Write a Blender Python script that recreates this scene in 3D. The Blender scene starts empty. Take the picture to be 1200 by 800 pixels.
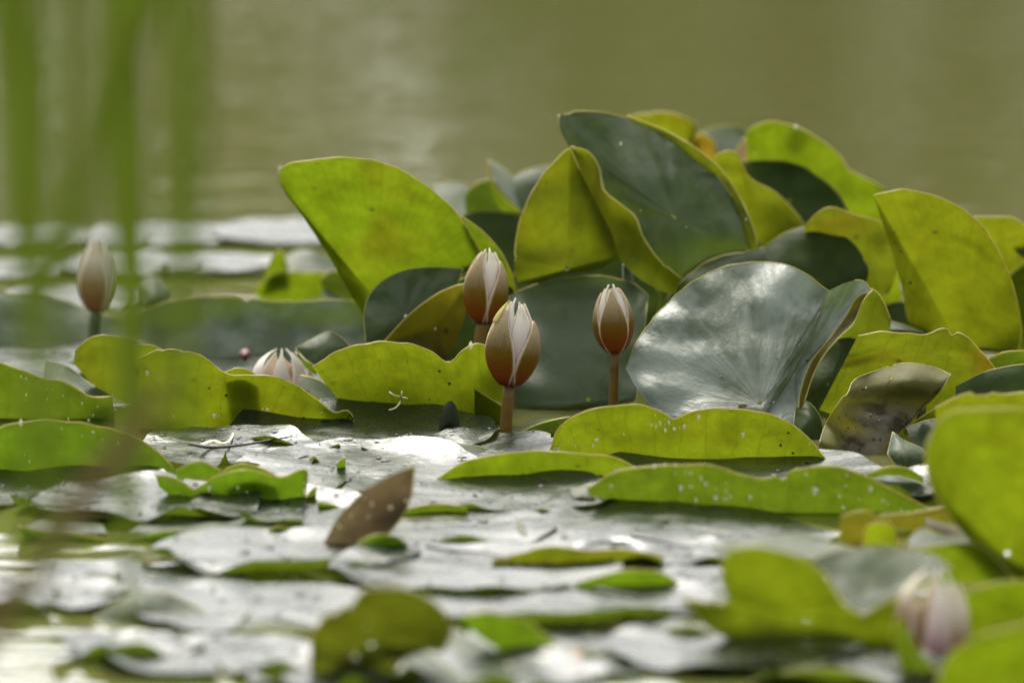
import bpy, bmesh, math, random
from mathutils import Vector, noise
random.seed(7)
R = math.radians
sc = bpy.context.scene
COL = sc.collection

# ------------------------------------------------------------------ camera
CAM_H, PITCH, LENS, SENSOR = 1.05, 8.04, 400.0, 36.0
K = SENSOR / LENS / 1200.0                      # tangent of one photograph pixel
cd = bpy.data.cameras.new('camera'); cam = bpy.data.objects.new('camera', cd); COL.objects.link(cam)
cam.location = (0, 0, CAM_H); cam.rotation_euler = (R(90 - PITCH), 0, 0)
cd.lens = LENS; cd.sensor_width = SENSOR; cd.clip_start = 0.05; cd.clip_end = 3000
cd.dof.use_dof = True; cd.dof.focus_distance = 7.05; cd.dof.aperture_fstop = 6.0
sc.camera = cam
# ------------------------------------------------------------------ light
SUN_EL, SUN_AZ = 48.0, -14.0                     # azimuth clockwise from +Y (behind the lilies)
w = bpy.data.worlds.new('World'); sc.world = w; w.use_nodes = True
nt = w.node_tree; bg = nt.nodes['Background']
sky = nt.nodes.new('ShaderNodeTexSky'); sky.sky_type = 'NISHITA'; sky.sun_disc = False
sky.sun_elevation = R(SUN_EL); sky.sun_rotation = R(SUN_AZ); sky.dust_density = 4.0; sky.air_density = 1.2
hs = nt.nodes.new('ShaderNodeHueSaturation'); hs.inputs['Saturation'].default_value = 0.28
nt.links.new(sky.outputs[0], hs.inputs['Color'])
nt.links.new(hs.outputs[0], bg.inputs['Color']); bg.inputs['Strength'].default_value = 0.15
sd = bpy.data.lights.new('sun', 'SUN'); sun = bpy.data.objects.new('sun', sd); COL.objects.link(sun)
sd.energy = 1.8; sd.angle = R(13); sd.color = (1.0, 0.94, 0.84)
az, el = R(SUN_AZ), R(SUN_EL)
sdir = Vector((math.sin(az) * math.cos(el), math.cos(az) * math.cos(el), math.sin(el)))
sun.rotation_euler = sdir.to_track_quat('Z', 'Y').to_euler(); sun.location = (0, 0, 20)
sc.view_settings.view_transform = 'Standard'; sc.view_settings.look = 'None'
sc.view_settings.gamma = 1; sc.view_settings.exposure = 1.5
sc.cycles.max_bounces = 10; sc.cycles.diffuse_bounces = 4; sc.cycles.transmission_bounces = 6
sc.cycles.use_denoising = True

# ------------------------------------------------------------------ geometry helpers
ct, st = math.cos(R(PITCH)), math.sin(R(PITCH))
CP = Vector((0, 0, CAM_H))
def ray(px, py):
    a, b = (px - 600) * K, (400 - py) * K
    return Vector((a, ct + b * st, -st + b * ct))
def P(px, py, Y):                                # point at distance Y (m) along the pond
    d = ray(px, py); return CP + d * (Y / d.y)
def W(px, py, z=0.0):                            # point at height z
    d = ray(px, py); return CP + d * ((z - CAM_H) / d.z)
def wy(py): return W(600, py).y
def parse(s):
    out = []
    for t in s.split():
        c = t.endswith('c'); t = t.rstrip('c')
        v = [float(x) for x in t.split(',')]
        out.append((v[0], v[1], v[2] if len(v) > 2 else 0.0, c))
    return out
def spline(pts, closed, per=7.0):
    """Catmull-Rom through the points, with corners kept; returns (x, y, e) samples about `per` px apart."""
    n = len(pts); out = []
    segs = n if closed else n - 1
    for i in range(segs):
        p1, p2 = pts[i], pts[(i + 1) % n]
        p0 = pts[i - 1] if (i > 0 or closed) and not p1[3] else None
        p3 = pts[(i + 2) % n] if (i + 2 < n or closed) and not p2[3] else None
        q1, q2 = Vector(p1[:3]), Vector(p2[:3])
        m1 = (q2 - Vector(p0[:3])) * 0.5 if p0 else (q2 - q1)
        m2 = (Vector(p3[:3]) - q1) * 0.5 if p3 else (q2 - q1)
        L = (q2 - q1).length
        m1 = m1.normalized() * min(m1.length, L * 1.3) if m1.length else m1
        m2 = m2.normalized() * min(m2.length, L * 1.3) if m2.length else m2
        k = max(2, int(L / per))
        for j in range(k):
            t = j / k; t2, t3 = t * t, t * t * t
            out.append(q1 * (2*t3 - 3*t2 + 1) + m1 * (t3 - 2*t2 + t) + q2 * (-2*t3 + 3*t2) + m2 * (t3 - t2))
    if not closed: out.append(Vector(pts[-1][:3]))
    return out
def resample(pl, n):
    d = [0.0]
    for a, b in zip(pl, pl[1:]): d.append(d[-1] + (b - a).length)
    out, j = [], 0
    for i in range(n):
        t = d[-1] * i / (n - 1)
        while j < len(d) - 2 and d[j + 1] < t: j += 1
        s = d[j + 1] - d[j]; f = (t - d[j]) / s if s > 1e-9 else 0
        out.append(pl[j].lerp(pl[j + 1], min(1, max(0, f))))
    return out

class MB:                                        # collects one mesh
    def __init__(s): s.v, s.f, s.m, s.uv = [], [], [], []
    def grid(s, rows, uvs, flip=False, mat=0, closed=False):
        b = len(s.v); nr, nc = len(rows), len(rows[0])
        for r in rows: s.v += [tuple(p) for p in r]
        for r in uvs: s.uv += r
        for i in range(nr - 1):
            for j in range(nc if closed else nc - 1):
                k = (j + 1) % nc
                q = (b + i*nc + j, b + i*nc + k, b + (i+1)*nc + k, b + (i+1)*nc + j)
                s.f.append(q[::-1] if flip else q); s.m.append(mat)
    def tube(s, pts, rad, mat=0, seg=6, uv=(0.5, 1.0)):
        rows, n = [], len(pts)
        for i, p in enumerate(pts):
            t = (pts[min(i+1, n-1)] - pts[max(i-1, 0)])
            t = t.normalized() if t.length > 1e-9 else Vector((0, 0, 1))
            a = t.cross(Vector((0.31, 0.2, 0.93))).normalized(); bb = t.cross(a)
            r = rad(i / max(1, n - 1)) if callable(rad) else rad
            rows.append([p + (a * math.cos(6.2832*k/seg) + bb * math.sin(6.2832*k/seg)) * r for k in range(seg)])
        s.grid(rows, [[uv] * seg for _ in rows], mat=mat, closed=True, flip=True)
        for row, idx in ((0, 0), (n - 1, 1)):
            b = len(s.v) - n * seg + row * seg
            f = list(range(b, b + seg)); s.f.append(f if idx == 0 else f[::-1]); s.m.append(mat)
    def blob(s, c, rx, ry, rz, mat=0):
        b = len(s.v)
        for d in ((1,0,0),(-1,0,0),(0,1,0),(0,-1,0),(0,0,1),(0,0,-1),(.6,.0,.6),(-.6,0,.6),(-.6,0,-.6),(.6,0,-.6)):
            s.v.append((c.x + d[0]*rx, c.y + d[1]*ry, c.z + d[2]*rz)); s.uv.append((0.5, 0.5))
        ring = [0, 6, 4, 7, 1, 8, 5, 9]
        for i in range(8):
            x, y = b + ring[i], b + ring[(i+1) % 8]
            s.f.append((x, y, b + 3)); s.f.append((y, x, b + 2)); s.m += [mat, mat]
    def build(s, name, mats, parent=None, origin=None, smooth=True):
        me = bpy.data.meshes.new(name); o = origin or Vector((0, 0, 0))
        me.from_pydata([(p[0]-o.x, p[1]-o.y, p[2]-o.z) for p in s.v], [], s.f)
        for m in (mats if isinstance(mats, (list, tuple)) else [mats]): me.materials.append(m)
        me.polygons.foreach_set('material_index', s.m)
        lay = me.uv_layers.new(name='UVMap')
        vi = [0] * len(me.loops); me.loops.foreach_get('vertex_index', vi)
        lay.data.foreach_set('uv', [c for i in vi for c in s.uv[i]])
        me.polygons.foreach_set('use_smooth', [smooth] * len(me.polygons))
        me.update()
        ob = bpy.data.objects.new(name, me); COL.objects.link(ob)
        if parent is not None:
            ob.parent = parent
            if origin is None: pass
        else: ob.location = o
        return ob
def tag(o, label=None, cat=None, group=None, kind=None):
    if label: o['label'] = label
    if cat: o['category'] = cat
    if group: o['group'] = group
    if kind: o['kind'] = kind
    return o
def empty(name, loc):
    o = bpy.data.objects.new(name, None); COL.objects.link(o); o.location = loc; o.empty_display_size = 0.02
    return o

# ------------------------------------------------------------------ materials
def mat(name):
    m = bpy.data.materials.new(name); m.use_nodes = True
    n = m.node_tree; n.nodes.clear()
    out = n.nodes.new('ShaderNodeOutputMaterial')
    def N(t, **kw):
        x = n.nodes.new('ShaderNode' + t)
        for k, v in kw.items():
            if k.startswith('_'): setattr(x, k[1:], v)
            else:
                key = k.replace('__', ' ')
                x.inputs[int(key[1:]) if key[0] == 'i' and key[1:].isdigit() else key].default_value = v
        return x
    def L(a, b, ai=0, bi=0):
        n.links.new(a.outputs[ai], b.inputs[bi])
    return m, N, L, out
def mathn(N, L, op, a, b=None, ai=0):
    x = N('Math', _operation=op)
    for i, s in enumerate((a, b)):
        if s is None: continue
        if isinstance(s, (int, float)): x.inputs[i].default_value = s
        else: L(s, x, ai if i == 0 else 0, i)
    return x
def ramp(N, L, src, stops, so=0):
    r = N('ValToRGB'); L(src, r, so, 0)
    cr = r.color_ramp
    while len(cr.elements) < len(stops): cr.elements.new(0.5)
    for e, (p, c) in zip(cr.elements, stops):
        e.position = p; e.color = (c, c, c, 1) if isinstance(c, (int, float)) else (*c, 1)
    return r

def leaf_material(name, old=0.0, wet=0.0):
    m, N, L, out = mat(name)
    tc = N('TexCoord'); oi = N('ObjectInfo'); geo = N('NewGeometry'); uv = N('SeparateXYZ'); L(tc, uv, 'UV', 0)
    off = N('VectorMath', _operation='MULTIPLY_ADD'); L(oi, off, 'Random', 0); off.inputs[1].default_value = (37, 91, 53); L(tc, off, 'Object', 2)
    big = N('TexNoise', Scale=14.0, Detail=3.0, Roughness=0.55); L(off, big, 0, 'Vector')
    mid = N('TexNoise', Scale=55.0, Detail=4.0, Roughness=0.6); L(off, mid, 0, 'Vector')
    fine = N('TexNoise', Scale=420.0, Detail=3.0, Roughness=0.6); L(off, fine, 0, 'Vector')
    # veins radiate from the stalk: uv.x counts them, uv.y runs from stalk to rim
    wob = mathn(N, L, 'MULTIPLY_ADD', mid, 0.6); L(uv, wob, 'X', 2)
    fr = mathn(N, L, 'FRACT', wob); cen = mathn(N, L, 'SUBTRACT', fr, 0.5); ab = mathn(N, L, 'ABSOLUTE', cen)
    vein1 = ramp(N, L, ab, [(0.0, 1.0), (0.055, 0.0)])
    w2 = mathn(N, L, 'MULTIPLY_ADD', wob, 2.0); w2.inputs[2].default_value = 0.5
    f2 = mathn(N, L, 'FRACT', w2); c2_ = mathn(N, L, 'SUBTRACT', f2, 0.5); a2 = mathn(N, L, 'ABSOLUTE', c2_)
    v2 = ramp(N, L, a2, [(0.0, 1.0), (0.09, 0.0)]); ro = ramp(N, L, uv, [(0.42, 0.0), (0.6, 0.7)], so='Y'); v2m = mathn(N, L, 'MULTIPLY', v2, None); L(ro, v2m, 0, 1)
    vein = mathn(N, L, 'MAXIMUM', vein1, None); L(v2m, vein, 0, 1)
    quilt = mathn(N, L, 'MULTIPLY', ab, ab)
    # ---- underside
    red = ramp(N, L, big, [(0.56, 0.0), (0.74, 1.0)])
    reda = mathn(N, L, 'MULTIPLY', red, oi); L(oi, reda, 'Alpha', 1)
    uc = N('MixRGB', Color1=(1, 1, 1, 1), Color2=(1.0, 0.62, 0.9, 1)); L(reda, uc, 0, 'Fac')
    tint = N('MixRGB', _blend_type='MULTIPLY', Fac=1.0); L(oi, tint, 'Color', 'Color1'); L(uc, tint, 0, 'Color2')
    mott = ramp(N, L, mid, [(0.3, 0.66), (0.7, 1.12)])
    t2 = N('MixRGB', _blend_type='MULTIPLY', Fac=1.0); L(tint, t2, 0, 'Color1'); L(mott, t2, 0, 'Color2')
    vd = N('MixRGB', _blend_type='MULTIPLY', Color2=(0.66, 0.70, 0.5, 1)); L(t2, vd, 0, 'Color1')
    rt = N('TexVoronoi', Scale=230.0); rt.feature = 'DISTANCE_TO_EDGE'; L(off, rt, 0, 'Vector')
    rv = ramp(N, L, rt, [(0.0, 0.42), (0.10, 0.0)]); vmx = mathn(N, L, 'MAXIMUM', vein, None); L(rv, vmx, 0, 1)
    vf = mathn(N, L, 'MULTIPLY', vmx, 0.65); L(vf, vd, 0, 'Fac')
    sp = N('TexVoronoi', Scale=48.0); L(off, sp, 0, 'Vector'); spn = mathn(N, L, 'MULTIPLY_ADD', fine, 0.12); L(sp, spn, 'Distance', 2)
    spr = ramp(N, L, spn, [(0.13, 1.0), (0.19, 0.0)]); spm = mathn(N, L, 'MULTIPLY', spr, None); sg = ramp(N, L, big, [(0.5, 0.0), (0.6, .75)]); L(sg, spm, 0, 1)
    vs = N('MixRGB', Color2=(0.10, 0.07, 0.02, 1)); L(vd, vs, 0, 'Color1'); L(spm, vs, 0, 'Fac'); vd = vs
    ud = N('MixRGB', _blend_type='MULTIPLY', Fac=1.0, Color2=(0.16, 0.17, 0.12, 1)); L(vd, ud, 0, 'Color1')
    bump = N('Bump', Strength=0.25, Distance=0.0012)
    bh = mathn(N, L, 'MULTIPLY_ADD', vein, 0.25); L(mid, bh, 0, 2)
    L(bh, bump, 0, 'Height')
    up = N('BsdfPrincipled', Roughness=0.55); L(ud, up, 0, 'Base Color'); L(bump, up, 0, 'Normal')
    up.inputs['Specular IOR Level'].default_value = 0.14
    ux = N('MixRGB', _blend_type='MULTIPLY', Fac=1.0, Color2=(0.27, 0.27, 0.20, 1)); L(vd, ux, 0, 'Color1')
    ut = N('BsdfTranslucent'); L(ux, ut, 0, 'Color')
    um = N('MixShader', Fac=0.62); L(up, um, 0, 1); L(ut, um, 0, 2)
    # ---- topside
    tcol = ramp(N, L, mid, [(0.25, (0.014, 0.026, 0.006)), (0.55, (0.028, 0.045, 0.008)), (0.8, (0.05, 0.068, 0.010))] if not wet else [(0.25, (0.018, 0.026, 0.016)), (0.8, (0.04, 0.05, 0.03))])
    um_ = N('Mapping'); um_.inputs['Scale'].default_value = (0.4, 1.5, 1); L(tc, um_, 'UV', 'Vector')
    un = N('TexNoise', Scale=1.0, Detail=4.0, Roughness=0.6); un.noise_dimensions = '4D'; L(um_, un, 0, 'Vector'); uw = mathn(N, L, 'MULTIPLY', oi, 50.0, ai='Random'); L(uw, un, 0, 'W')
    wa = N('Attribute'); wa.attribute_type = 'OBJECT'; wa.attribute_name = 'wax_sheen'
    ur = mathn(N, L, 'MULTIPLY', uv, 1.6, ai='Y'); urc = mathn(N, L, 'MINIMUM', ur, 1.0)
    us = mathn(N, L, 'SUBTRACT', un, 0.5); us2 = mathn(N, L, 'MULTIPLY', us, None); L(urc, us2, 0, 1)
    us3 = mathn(N, L, 'MULTIPLY', us2, 1.7); us2 = us3; ms = mathn(N, L, 'MULTIPLY_ADD', mid, 0.3); L(us2, ms, 0, 2)
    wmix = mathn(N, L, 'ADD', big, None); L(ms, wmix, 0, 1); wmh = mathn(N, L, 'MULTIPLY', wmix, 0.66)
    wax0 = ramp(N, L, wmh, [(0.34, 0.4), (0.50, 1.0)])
    wax_sheen = mathn(N, L, 'MULTIPLY', wax0, None); L(wa, wax_sheen, 'Fac', 1)
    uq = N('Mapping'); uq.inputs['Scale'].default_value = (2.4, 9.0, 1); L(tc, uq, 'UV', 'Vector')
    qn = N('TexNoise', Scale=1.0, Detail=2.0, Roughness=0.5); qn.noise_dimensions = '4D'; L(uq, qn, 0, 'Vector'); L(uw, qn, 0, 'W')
    tw = N('MixRGB', Color2=(0.026, 0.036, 0.020, 1) if wet else (0.25, 0.275, 0.22, 1)); L(tcol, tw, 0, 'Color1')  # waxy bloom on dry leaves, its pale grey raised to imitate sky sheen
    wf = mathn(N, L, 'MULTIPLY', wax_sheen, 0.7); L(wf, tw, 0, 'Fac')
    rough = N('MapRange'); L(fine, rough, 0, 0); rough.inputs[3].default_value = 0.25 if wet else 0.40; rough.inputs[4].default_value = 0.48 if wet else 0.58
    if wet:
        wr = ramp(N, L, mid, [(0.42, 0.55), (0.62, 1.0)]); rw = mathn(N, L, 'MULTIPLY', rough, None); L(wr, rw, 0, 1); rough = rw
    bt = N('Bump', Strength=0.2 if wet else 0.34, Distance=0.002)
    qw = mathn(N, L, 'MULTIPLY', quilt, None); L(wa, qw, 'Fac', 1); h1 = mathn(N, L, 'MULTIPLY_ADD', qw, 0.8 if wet else 0.5); L(mid, h1, 0, 2)
    h2 = mathn(N, L, 'MULTIPLY_ADD', fine, 0.3); L(h1, h2, 0, 2)
    qr = mathn(N, L, 'MULTIPLY', uv, 0.5 if wet else 2.0, ai='Y'); qm0 = mathn(N, L, 'MINIMUM', qr, 0.4 if wet else 1.8); qm = mathn(N, L, 'MULTIPLY', qm0, None); L(wa, qm, 'Fac', 1); h3 = mathn(N, L, 'MULTIPLY_ADD', qn, None); L(qm, h3, 0, 1); L(h2, h3, 0, 2)
    if wet:
        wm = N('Mapping'); wm.inputs['Scale'].default_value = (110, 220, 60); L(tc, wm, 'Object', 0)
        wn = N('TexNoise', Scale=1.0, Detail=4.0, Roughness=0.65); L(wm, wn, 0, 'Vector')
        h4 = mathn(N, L, 'MULTIPLY_ADD', wn, 2.0); L(h3, h4, 0, 2); h3 = h4
    L(h3, bt, 0, 'Height')
    tp = N('BsdfPrincipled', IOR=1.45 if wet else 1.5); L(tw, tp, 0, 'Base Color'); L(rough, tp, 0, 'Roughness'); L(bt, tp, 0, 'Normal')
    sl = N('MapRange'); L(wax_sheen, sl, 0, 0); sl.inputs[3].default_value = 0.34 if wet else 0.03; sl.inputs[4].default_value = 0.46 if wet else 0.28
    L(sl, tp, 0, 'Specular IOR Level')
    tt = N('BsdfTranslucent', Color=(0.055, 0.085, 0.009, 1))
    tm = N('MixShader', Fac=0.3); L(tp, tm, 0, 1); L(tt, tm, 0, 2)
    if old:
        dirt = ramp(N, L, mid, [(0.42, (0.025, 0.02, 0.014)), (0.5, (0.085, 0.07, 0.05)), (0.64, (0.13, 0.115, 0.09))])
        L(dirt, tw, 0, 'Color2'); wf.inputs[1].default_value = 1.0; tm.inputs[0].default_value = 0.25
        for e_, c_ in zip(tcol.color_ramp.elements, ((.05, .05, .012, 1), (.085, .08, .016, 1), (.11, .095, .02, 1))): e_.color = c_
        tt.inputs[0].default_value = (.14, .13, .015, 1)
        rr_ = mathn(N, L, 'MULTIPLY_ADD', mid, 0.5); L(uv, rr_, 'Y', 2); dm = ramp(N, L, rr_, [(0.72, 1.0), (0.95, 0.0)]); L(dm, wf, 0, 0)
        wax0.color_ramp.elements[0].position = 0.1; wax0.color_ramp.elements[1].position = 0.2
        rough.inputs[3].default_value = .6; rough.inputs[4].default_value = .8; sl.inputs[3].default_value = .12; sl.inputs[4].default_value = 0.12
    mx = N('MixShader'); L(geo, mx, 'Backfacing', 'Fac'); L(tm, mx, 0, 1); L(um, mx, 0, 2)
    L(mx, out, 0, 'Surface')
    return m
def simple(name, col, rough=0.5, trans=0.0, tcol=None, nscale=60, var=0.35, spec=0.4, bump=0.0):
    m, N, L, out = mat(name)
    tc = N('TexCoord'); no = N('TexNoise', Scale=float(nscale), Detail=4.0); L(tc, no, 'Object', 'Vector')
    r = ramp(N, L, no, [(0.3, tuple(c * (1 - var) for c in col)), (0.7, tuple(min(1, c * (1 + var)) for c in col))])
    p = N('BsdfPrincipled', Roughness=rough); L(r, p, 0, 'Base Color'); p.inputs['Specular IOR Level'].default_value = spec
    if bump:
        b = N('Bump', Strength=bump, Distance=0.001); L(no, b, 0, 'Height'); L(b, p, 0, 'Normal')
    if trans:
        t = N('BsdfTranslucent', Color=(*(tcol or col), 1)); x = N('MixShader', Fac=trans)
        L(p, x, 0, 1); L(t, x, 0, 2); L(x, out, 0, 'Surface')
    else: L(p, out, 0, 'Surface')
    return m
def sepal_material(name, base, mid_, edge, tip=0.0):
    """uv.x runs across a sepal (0.5 = keel), uv.y from base to tip."""
    m, N, L, out = mat(name)
    tc = N('TexCoord'); s = N('SeparateXYZ'); L(tc, s, 'UV', 0)
    no = N('TexNoise', Scale=5.0, Detail=5.0)
    mp = N('Mapping'); mp.inputs['Scale'].default_value = (9, 0.8, 1); L(tc, mp, 'UV', 0); L(mp, no, 0, 'Vector')
    wob = mathn(N, L, 'MULTIPLY_ADD', no, 0.12 if tip > .57 else 0.3); L(s, wob, 'Y', 2)
    along = ramp(N, L, wob, [(0.18 + .1 * tip, base), (0.62 - .12 * tip, mid_), (1.0 - .22 * tip, tuple((.5-.5*tip)*a+(.5+.5*tip)*b for a, b in zip(mid_, edge)))])
    ax = mathn(N, L, 'SUBTRACT', s, 0.5, ai='X'); ab = mathn(N, L, 'ABSOLUTE', ax)
    e = ramp(N, L, ab, [(0.425, 0.0), (0.49, 1.0)])
    c = N('MixRGB', Color2=(*edge, 1)); L(along, c, 0, 'Color1'); L(e, c, 0, 'Fac')
    sp = N('TexNoise', Scale=30.0, Detail=3.0); L(tc, sp, 'UV', 'Vector')
    spk = ramp(N, L, sp, [(0.3, 0.9 if tip > .57 else 0.72), (0.7, 1.05 if tip > .57 else 1.15)])
    c2 = N('MixRGB', _blend_type='MULTIPLY', Fac=1.0); L(c, c2, 0, 'Color1'); L(spk, c2, 0, 'Color2')
    b = N('Bump', Strength=0.25, Distance=0.0006); L(no, b, 0, 'Height')
    p = N('BsdfPrincipled', Roughness=0.34); p.inputs['Specular IOR Level'].default_value = .07; L(c2, p, 0, 'Base Color'); L(b, p, 0, 'Normal')
    t = N('BsdfTranslucent'); L(c2, t, 0, 'Color'); x = N('MixShader', Fac=0.3); L(p, x, 0, 1); L(t, x, 0, 2)
    L(x, out, 0, 'Surface'); return m

LEAF = leaf_material('lily_leaf_skin'); OLD = leaf_material('rotting_leaf_skin', 1.0); WET = leaf_material('wet_pad_skin', 0.0, 1.0)
RIM = simple('leaf_rim', (0.30, 0.29, 0.08), 0.4, 0.5, (0.72, 0.66, 0.20), nscale=45, var=.6)  # bright pale edge colour, painting in the backlit highlight along the rims
STALK = simple('stalk_skin', (0.14, 0.088, 0.015), 0.4, 0.3, (0.26, 0.15, 0.018), spec=.25, nscale=38, var=.55, bump=.2)
STALKG = simple('green_stalk_skin', (0.05, 0.07, 0.02), 0.35, 0.2)
FLECK = simple('pale_fleck', (0.84, 0.78, 0.46), 0.5, var=.15)
DEBRIS = simple('dark_debris', (0.03, 0.026, 0.018), 0.6)
REED = simple('reed_skin', (0.10, 0.15, 0.02), 0.45, 0.55, (0.27, 0.32, 0.02), nscale=25)
REEDB = simple('dry_reed_skin', (0.16, 0.13, 0.06), 0.5, 0.4, (0.3, 0.24, 0.1), nscale=25)
SEPAL = sepal_material('sepal_skin', (0.24, 0.038, 0.006), (0.155, 0.092, 0.008), (0.72, 0.58, 0.38))
SEPALP = sepal_material('pale_sepal_skin', (0.27, 0.062, 0.045), (0.30, 0.17, 0.075), (0.78, 0.70, 0.54), 0.55)
PETAL = sepal_material('petal_skin', (0.40, 0.17, 0.20), (0.60, 0.48, 0.42), (0.78, 0.73, 0.60), 0.6)

def water_material():
    m, N, L, out = mat('pond_water')
    tc = N('TexCoord'); mp = N('Mapping'); mp.inputs['Scale'].default_value = (7, 26, 1); L(tc, mp, 'Object', 0)
    n1 = N('TexNoise', Scale=1.0, Detail=3.0); L(mp, n1, 0, 'Vector')
    mp2 = N('Mapping'); mp2.inputs['Scale'].default_value = (0.9, 4.0, 1); L(tc, mp2, 'Object', 0)
    n2 = N('TexNoise', Scale=1.0, Detail=2.0); L(mp2, n2, 0, 'Vector')
    h = mathn(N, L, 'MULTIPLY_ADD', n2, 1.2); L(n1, h, 0, 2)
    b = N('Bump', Strength=0.042, Distance=0.02); L(h, b, 0, 'Height')
    p = N('BsdfPrincipled', Roughness=0.03, IOR=1.333); p.inputs['Base Color'].default_value = (0.074, 0.076, 0.024, 1)
    L(b, p, 0, 'Normal'); L(p, out, 0, 'Surface'); return m
WATER = water_material()

# ------------------------------------------------------------------ setting
def sheet(name, pts, m, kind='structure'):
    mb = MB(); mb.v = pts; mb.uv = [(0, 0)] * len(pts); mb.f = [tuple(range(len(pts)))]; mb.m = [0]
    return tag(mb.build(name, m, smooth=False), kind=kind)
sheet('water', [(-300, -40, 0), (300, -40, 0), (300, 62, 0), (-300, 62, 0)], WATER)
BANK = simple('bank_soil', (0.10, 0.11, 0.045), 0.9, nscale=0.6)
mb = MB(); rows = []
for j in range(14):
    y = 57 + j * j * 9
    rows.append([Vector((-400 + 20*i, y, -0.3 + min(1.6, j * 0.5) + 0.5 * noise.noise((i * .7, j * .9, 2)))) for i in range(41)])
mb.grid(rows, [[(0, 0)] * 41 for _ in rows]); tag(mb.build('bank', BANK), kind='structure')
# the far wood that only the pond's reflection shows
WOODM = []
for i, (c, t) in enumerate((((0.13, 0.135, 0.05), (0.26, 0.26, 0.08)), ((0.26, 0.26, 0.10), (0.45, 0.45, 0.16)), ((0.05, 0.046, 0.026), (0.08, 0.075, 0.035)))):
    WOODM.append(simple('far_foliage', c, 0.6, 0.45, t, nscale=0.8))
rng = random.Random(3)
mb = MB()
NEAR = [(-3.4, 1), (-2.9, 0), (-2.35, 0), (-1.8, 1), (-1.3, 1), (-.85, 0), (-.4, 0), (.15, 2), (.3, 2), (.85, 0), (1.15, 1), (1.5, 2), (1.65, 2), (2.15, 1), (2.5, 1), (2.95, 0), (3.4, 1)]
for k in range(96 + len(NEAR)):
    x = -46 + 92 * (k + rng.random()) / 96; y = 60 + rng.random() * 12
    near = k >= 96
    if near: x, mi0 = NEAR[k - 96]; y = 58.5 + .8 * rng.random()
    elif abs(x) < 4.5: continue
    hgt = (9.1 + (.5 if near else 0) + (.4 if near else 1.4) * noise.noise((x * 0.09, 3.3, 0)) + rng.uniform(-0.9, 0.9) * (.4 if near else 1)) * y / 62
    q_ = noise.noise((x * 0.55 + .35, 8.1, 0)) * 2 + rng.uniform(-.1, .1); mi = mi0 if near else 1 if q_ > .25 else 0 if q_ > -.3 else 2; sx = .34 if near else .8
    mb.tube([Vector((x, y, 0.3)), Vector((x + .2, y, hgt * .4)), Vector((x, y, hgt * .8))], lambda t: 0.22 * (1 - .8 * t), 2)
    rad = rng.uniform(1.6, 2.6)
    cl = [(Vector((x + rng.gauss(0, sx), y + rng.gauss(0, .6), hgt * rng.uniform(.04, .93))), rng.uniform(.7, 1.3) * (.45 if near else 1)) for _ in range((14, 17, 24)[mi] if near else 17)]
    for c, r in cl:
        for _ in range(46):
            d = Vector((rng.gauss(0, 1), rng.gauss(0, 1), rng.gauss(0, .8))) * (r * 0.62)
            p = c + d; s = rng.uniform(.14, .26) if near else rng.uniform(.2, .42)
            a = Vector((rng.gauss(0, 1), rng.gauss(0, 1), rng.gauss(0, 1))).normalized(); bb = a.orthogonal().normalized()
            b0 = len(mb.v)
            mb.v += [tuple(p + a*s), tuple(p + bb*s*.6), tuple(p - a*s), tuple(p - bb*s*.6)]; mb.uv += [(0, 0)] * 4
            mb.f.append((b0, b0+1, b0+2, b0+3)); mb.m.append(mi)
tag(mb.build('woods', WOODM, smooth=False), label='far bank wood of mixed olive trees mirrored in the pond', kind='stuff')

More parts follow.
